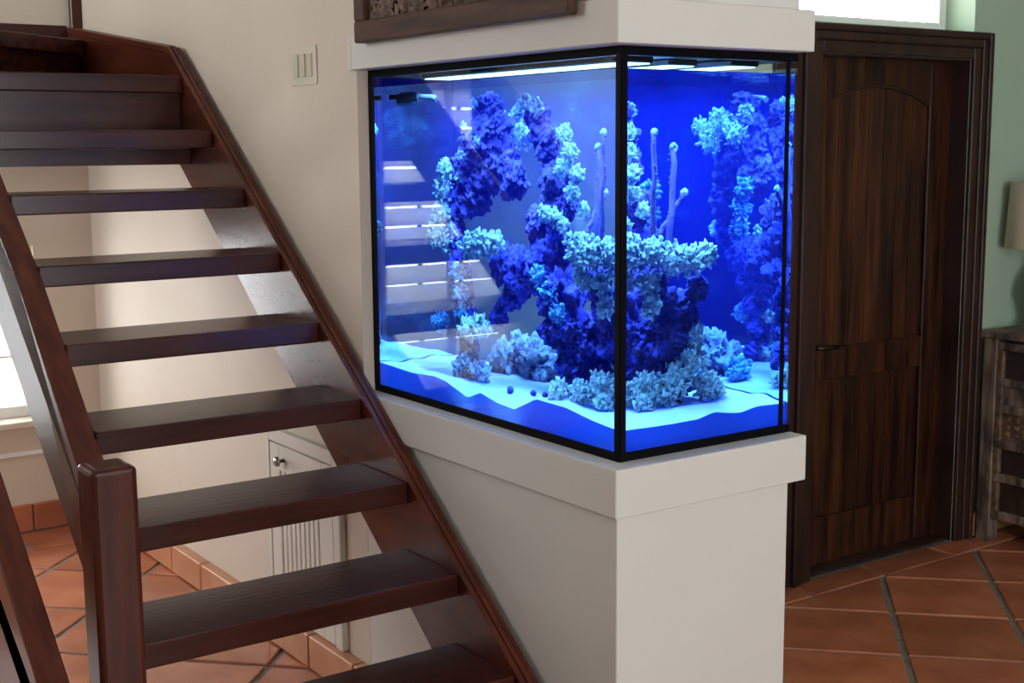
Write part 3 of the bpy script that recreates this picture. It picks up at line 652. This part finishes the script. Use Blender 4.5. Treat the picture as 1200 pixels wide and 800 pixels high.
# three gang light switch
sw = empty('light_switch', (XW, 1.446, 0.689)); tag(sw, 'ivory three gang light switch plate on the cream wall', 'light switch')
obj('plate', bx(-0.006, 0.0, -0.083, 0.083, -0.058, 0.058, 0.003, 2), IVORY, sw)
for k in (-1, 0, 1):
    obj('rocker', bx(-0.011, -0.004, k*0.046-0.0165, k*0.046+0.0165, -0.034, 0.034, 0.002), IVORY2, sw)
# beadboard cupboard door in the stair wall
cb = empty('cupboard', (XW, 1.53, ZF+0.113)); tag(cb, 'small white beadboard cupboard door under the staircase', 'cupboard')
c0, c1, ch = -0.225, 0.225, 0.575
obj('cupboard_frame', box(box(box(bx(-0.022, 0.0, c0-0.045, c0, 0.0, ch+0.05, 0.002), -0.022, 0.0, c1, c1+0.02, 0.0, ch+0.05, 0.002), -0.022, 0.0, c0, c1, ch+0.006, ch+0.05, 0.002), -0.004, 0, c0, c1, 0, ch+0.006), CUPB, cb)
dr = obj('cupboard_door', box(box(box(bx(-0.020, -0.005, c0+0.004, c0+0.075, 0.004, ch, 0.002), -0.020, -0.005, c1-0.075, c1-0.004, 0.004, ch, 0.002), -0.020, -0.005, c0+0.075, c1-0.075, ch-0.085, ch, 0.002), -0.020, -0.005, c0+0.075, c1-0.075, 0.004, 0.08, 0.002), CUPB, cb)
nb = 9
for k in range(nb):
    a = c0+0.075 + (c1-c0-0.15)*k/nb; b = c0+0.075 + (c1-c0-0.15)*(k+1)/nb
    obj('bead_board', bx(-0.016, -0.006, a+0.0035, b-0.0035, 0.08, ch-0.085, 0.003), CUPB, dr)
bm = new(); lathe(bm, [(0, 0), (0.007, 0), (0.006, 0.014), (0.016, 0.020), (0.017, 0.028), (0.010, 0.034), (0, 0.035)], 18)
kn = obj('knob', bm, STEEL, dr, True); kn.rotation_euler = (0, -math.pi/2, 0); kn.location = (-0.020, 0.115, ch-0.045)

# carved cabinet with lamp
CX, CY1, CH, CDEP, CWID = 2.835, 1.085, 0.885, 0.42, 1.05
cab = empty('cabinet', (CX, CY1, ZF)); tag(cab, 'weathered carved wooden cabinet beside the door casing', 'cabinet')
obj('cabinet_top', bx(-0.018, CWID+0.018, -CDEP-0.018, 0.012, CH-0.028, CH, 0.004), OLDW, cab)
for a, b in ((0, -CDEP), (0, -0.062), (CWID-0.062, -CDEP), (CWID-0.062, -0.062)):
    obj('post', bx(a, a+0.062, b, b+0.062, 0, CH-0.028, 0.004), OLDW, cab)
zr = [0.10, 0.26, 0.40, 0.55, 0.66, CH-0.075]
for z in zr: obj('side_rail', bx(0.006, 0.050, -CDEP+0.062, -0.062, z, z+0.035, 0.004), OLDW, cab)
for k, (za, zb) in enumerate(zip(zr, zr[1:])):
    pn = obj('side_panel', bx(0.026, 0.040, -CDEP+0.064, -0.064, za+0.035, zb), (OLDD, OLDD, OLDC, OLDW, OLDD)[k], cab)
    if k == 2:
        for i in range(7):
            for j in range(3):
                yy_ = -CDEP+0.085 + i*0.042; zz_ = za+0.055 + j*0.030
                obj('carved_stud', bx(0.016, 0.030, yy_, yy_+0.026, zz_, zz_+0.018, 0.005), OLDC, cab)
obj('inner_stile', bx(0.008, 0.034, -0.090, -0.062, 0.135, CH-0.075, 0.004), OLDC, cab)
for z in (0.10, CH-0.075): obj('front_rail', bx(0.062, CWID-0.062, -CDEP+0.006, -CDEP+0.05, z, z+0.045, 0.004), OLDW, cab)
for k in range(2):
    a = 0.066 + k*(CWID-0.132)/2; b = a + (CWID-0.132)/2 - 0.004
    d_ = obj('cabinet_door', bx(a, b, -CDEP+0.012, -CDEP+0.036, 0.147, CH-0.078, 0.004), OLDW, cab)
    obj('door_panel', bx(a+0.06, b-0.06, -CDEP+0.002, -CDEP+0.014, 0.21, CH-0.14, 0.006), OLDC, d_)
obj('back_board', bx(0.03, CWID-0.03, -0.03, -0.012, 0.10, CH-0.028), OLDD, cab)
lamp = empty('table_lamp', (CX+0.225, 0.955, ZF+CH)); tag(lamp, 'table lamp with a beige drum shade standing on the carved cabinet', 'lamp')
bm = new(); lathe(bm, [(0, 0), (0.075, 0), (0.075, 0.015), (0.045, 0.03), (0.05, 0.07), (0.085, 0.14), (0.075, 0.20), (0.03, 0.25), (0.018, 0.27), (0.018, 0.29), (0, 0.29)], 28); obj('lamp_base', bm, CERAM, lamp, True)
bm = new(); lathe(bm, [(0.006, 0.29), (0.006, 0.60)], 10); obj('lamp_stem', bm, STEEL, lamp, True)
bm = new(); lathe(bm, [(0.175, 0.335), (0.160, 0.605), (0.157, 0.605), (0.172, 0.335), (0.175, 0.335)], 40); obj('lamp_shade', bm, SHADE, lamp, True)
bm = new(); tube(bm, [(-0.160, 0, 0.60), (0.160, 0, 0.60)], 0.003, 6); tube(bm, [(0, -0.160, 0.60), (0, 0.160, 0.60)], 0.003, 6); obj('shade_spider', bm, STEEL, lamp)
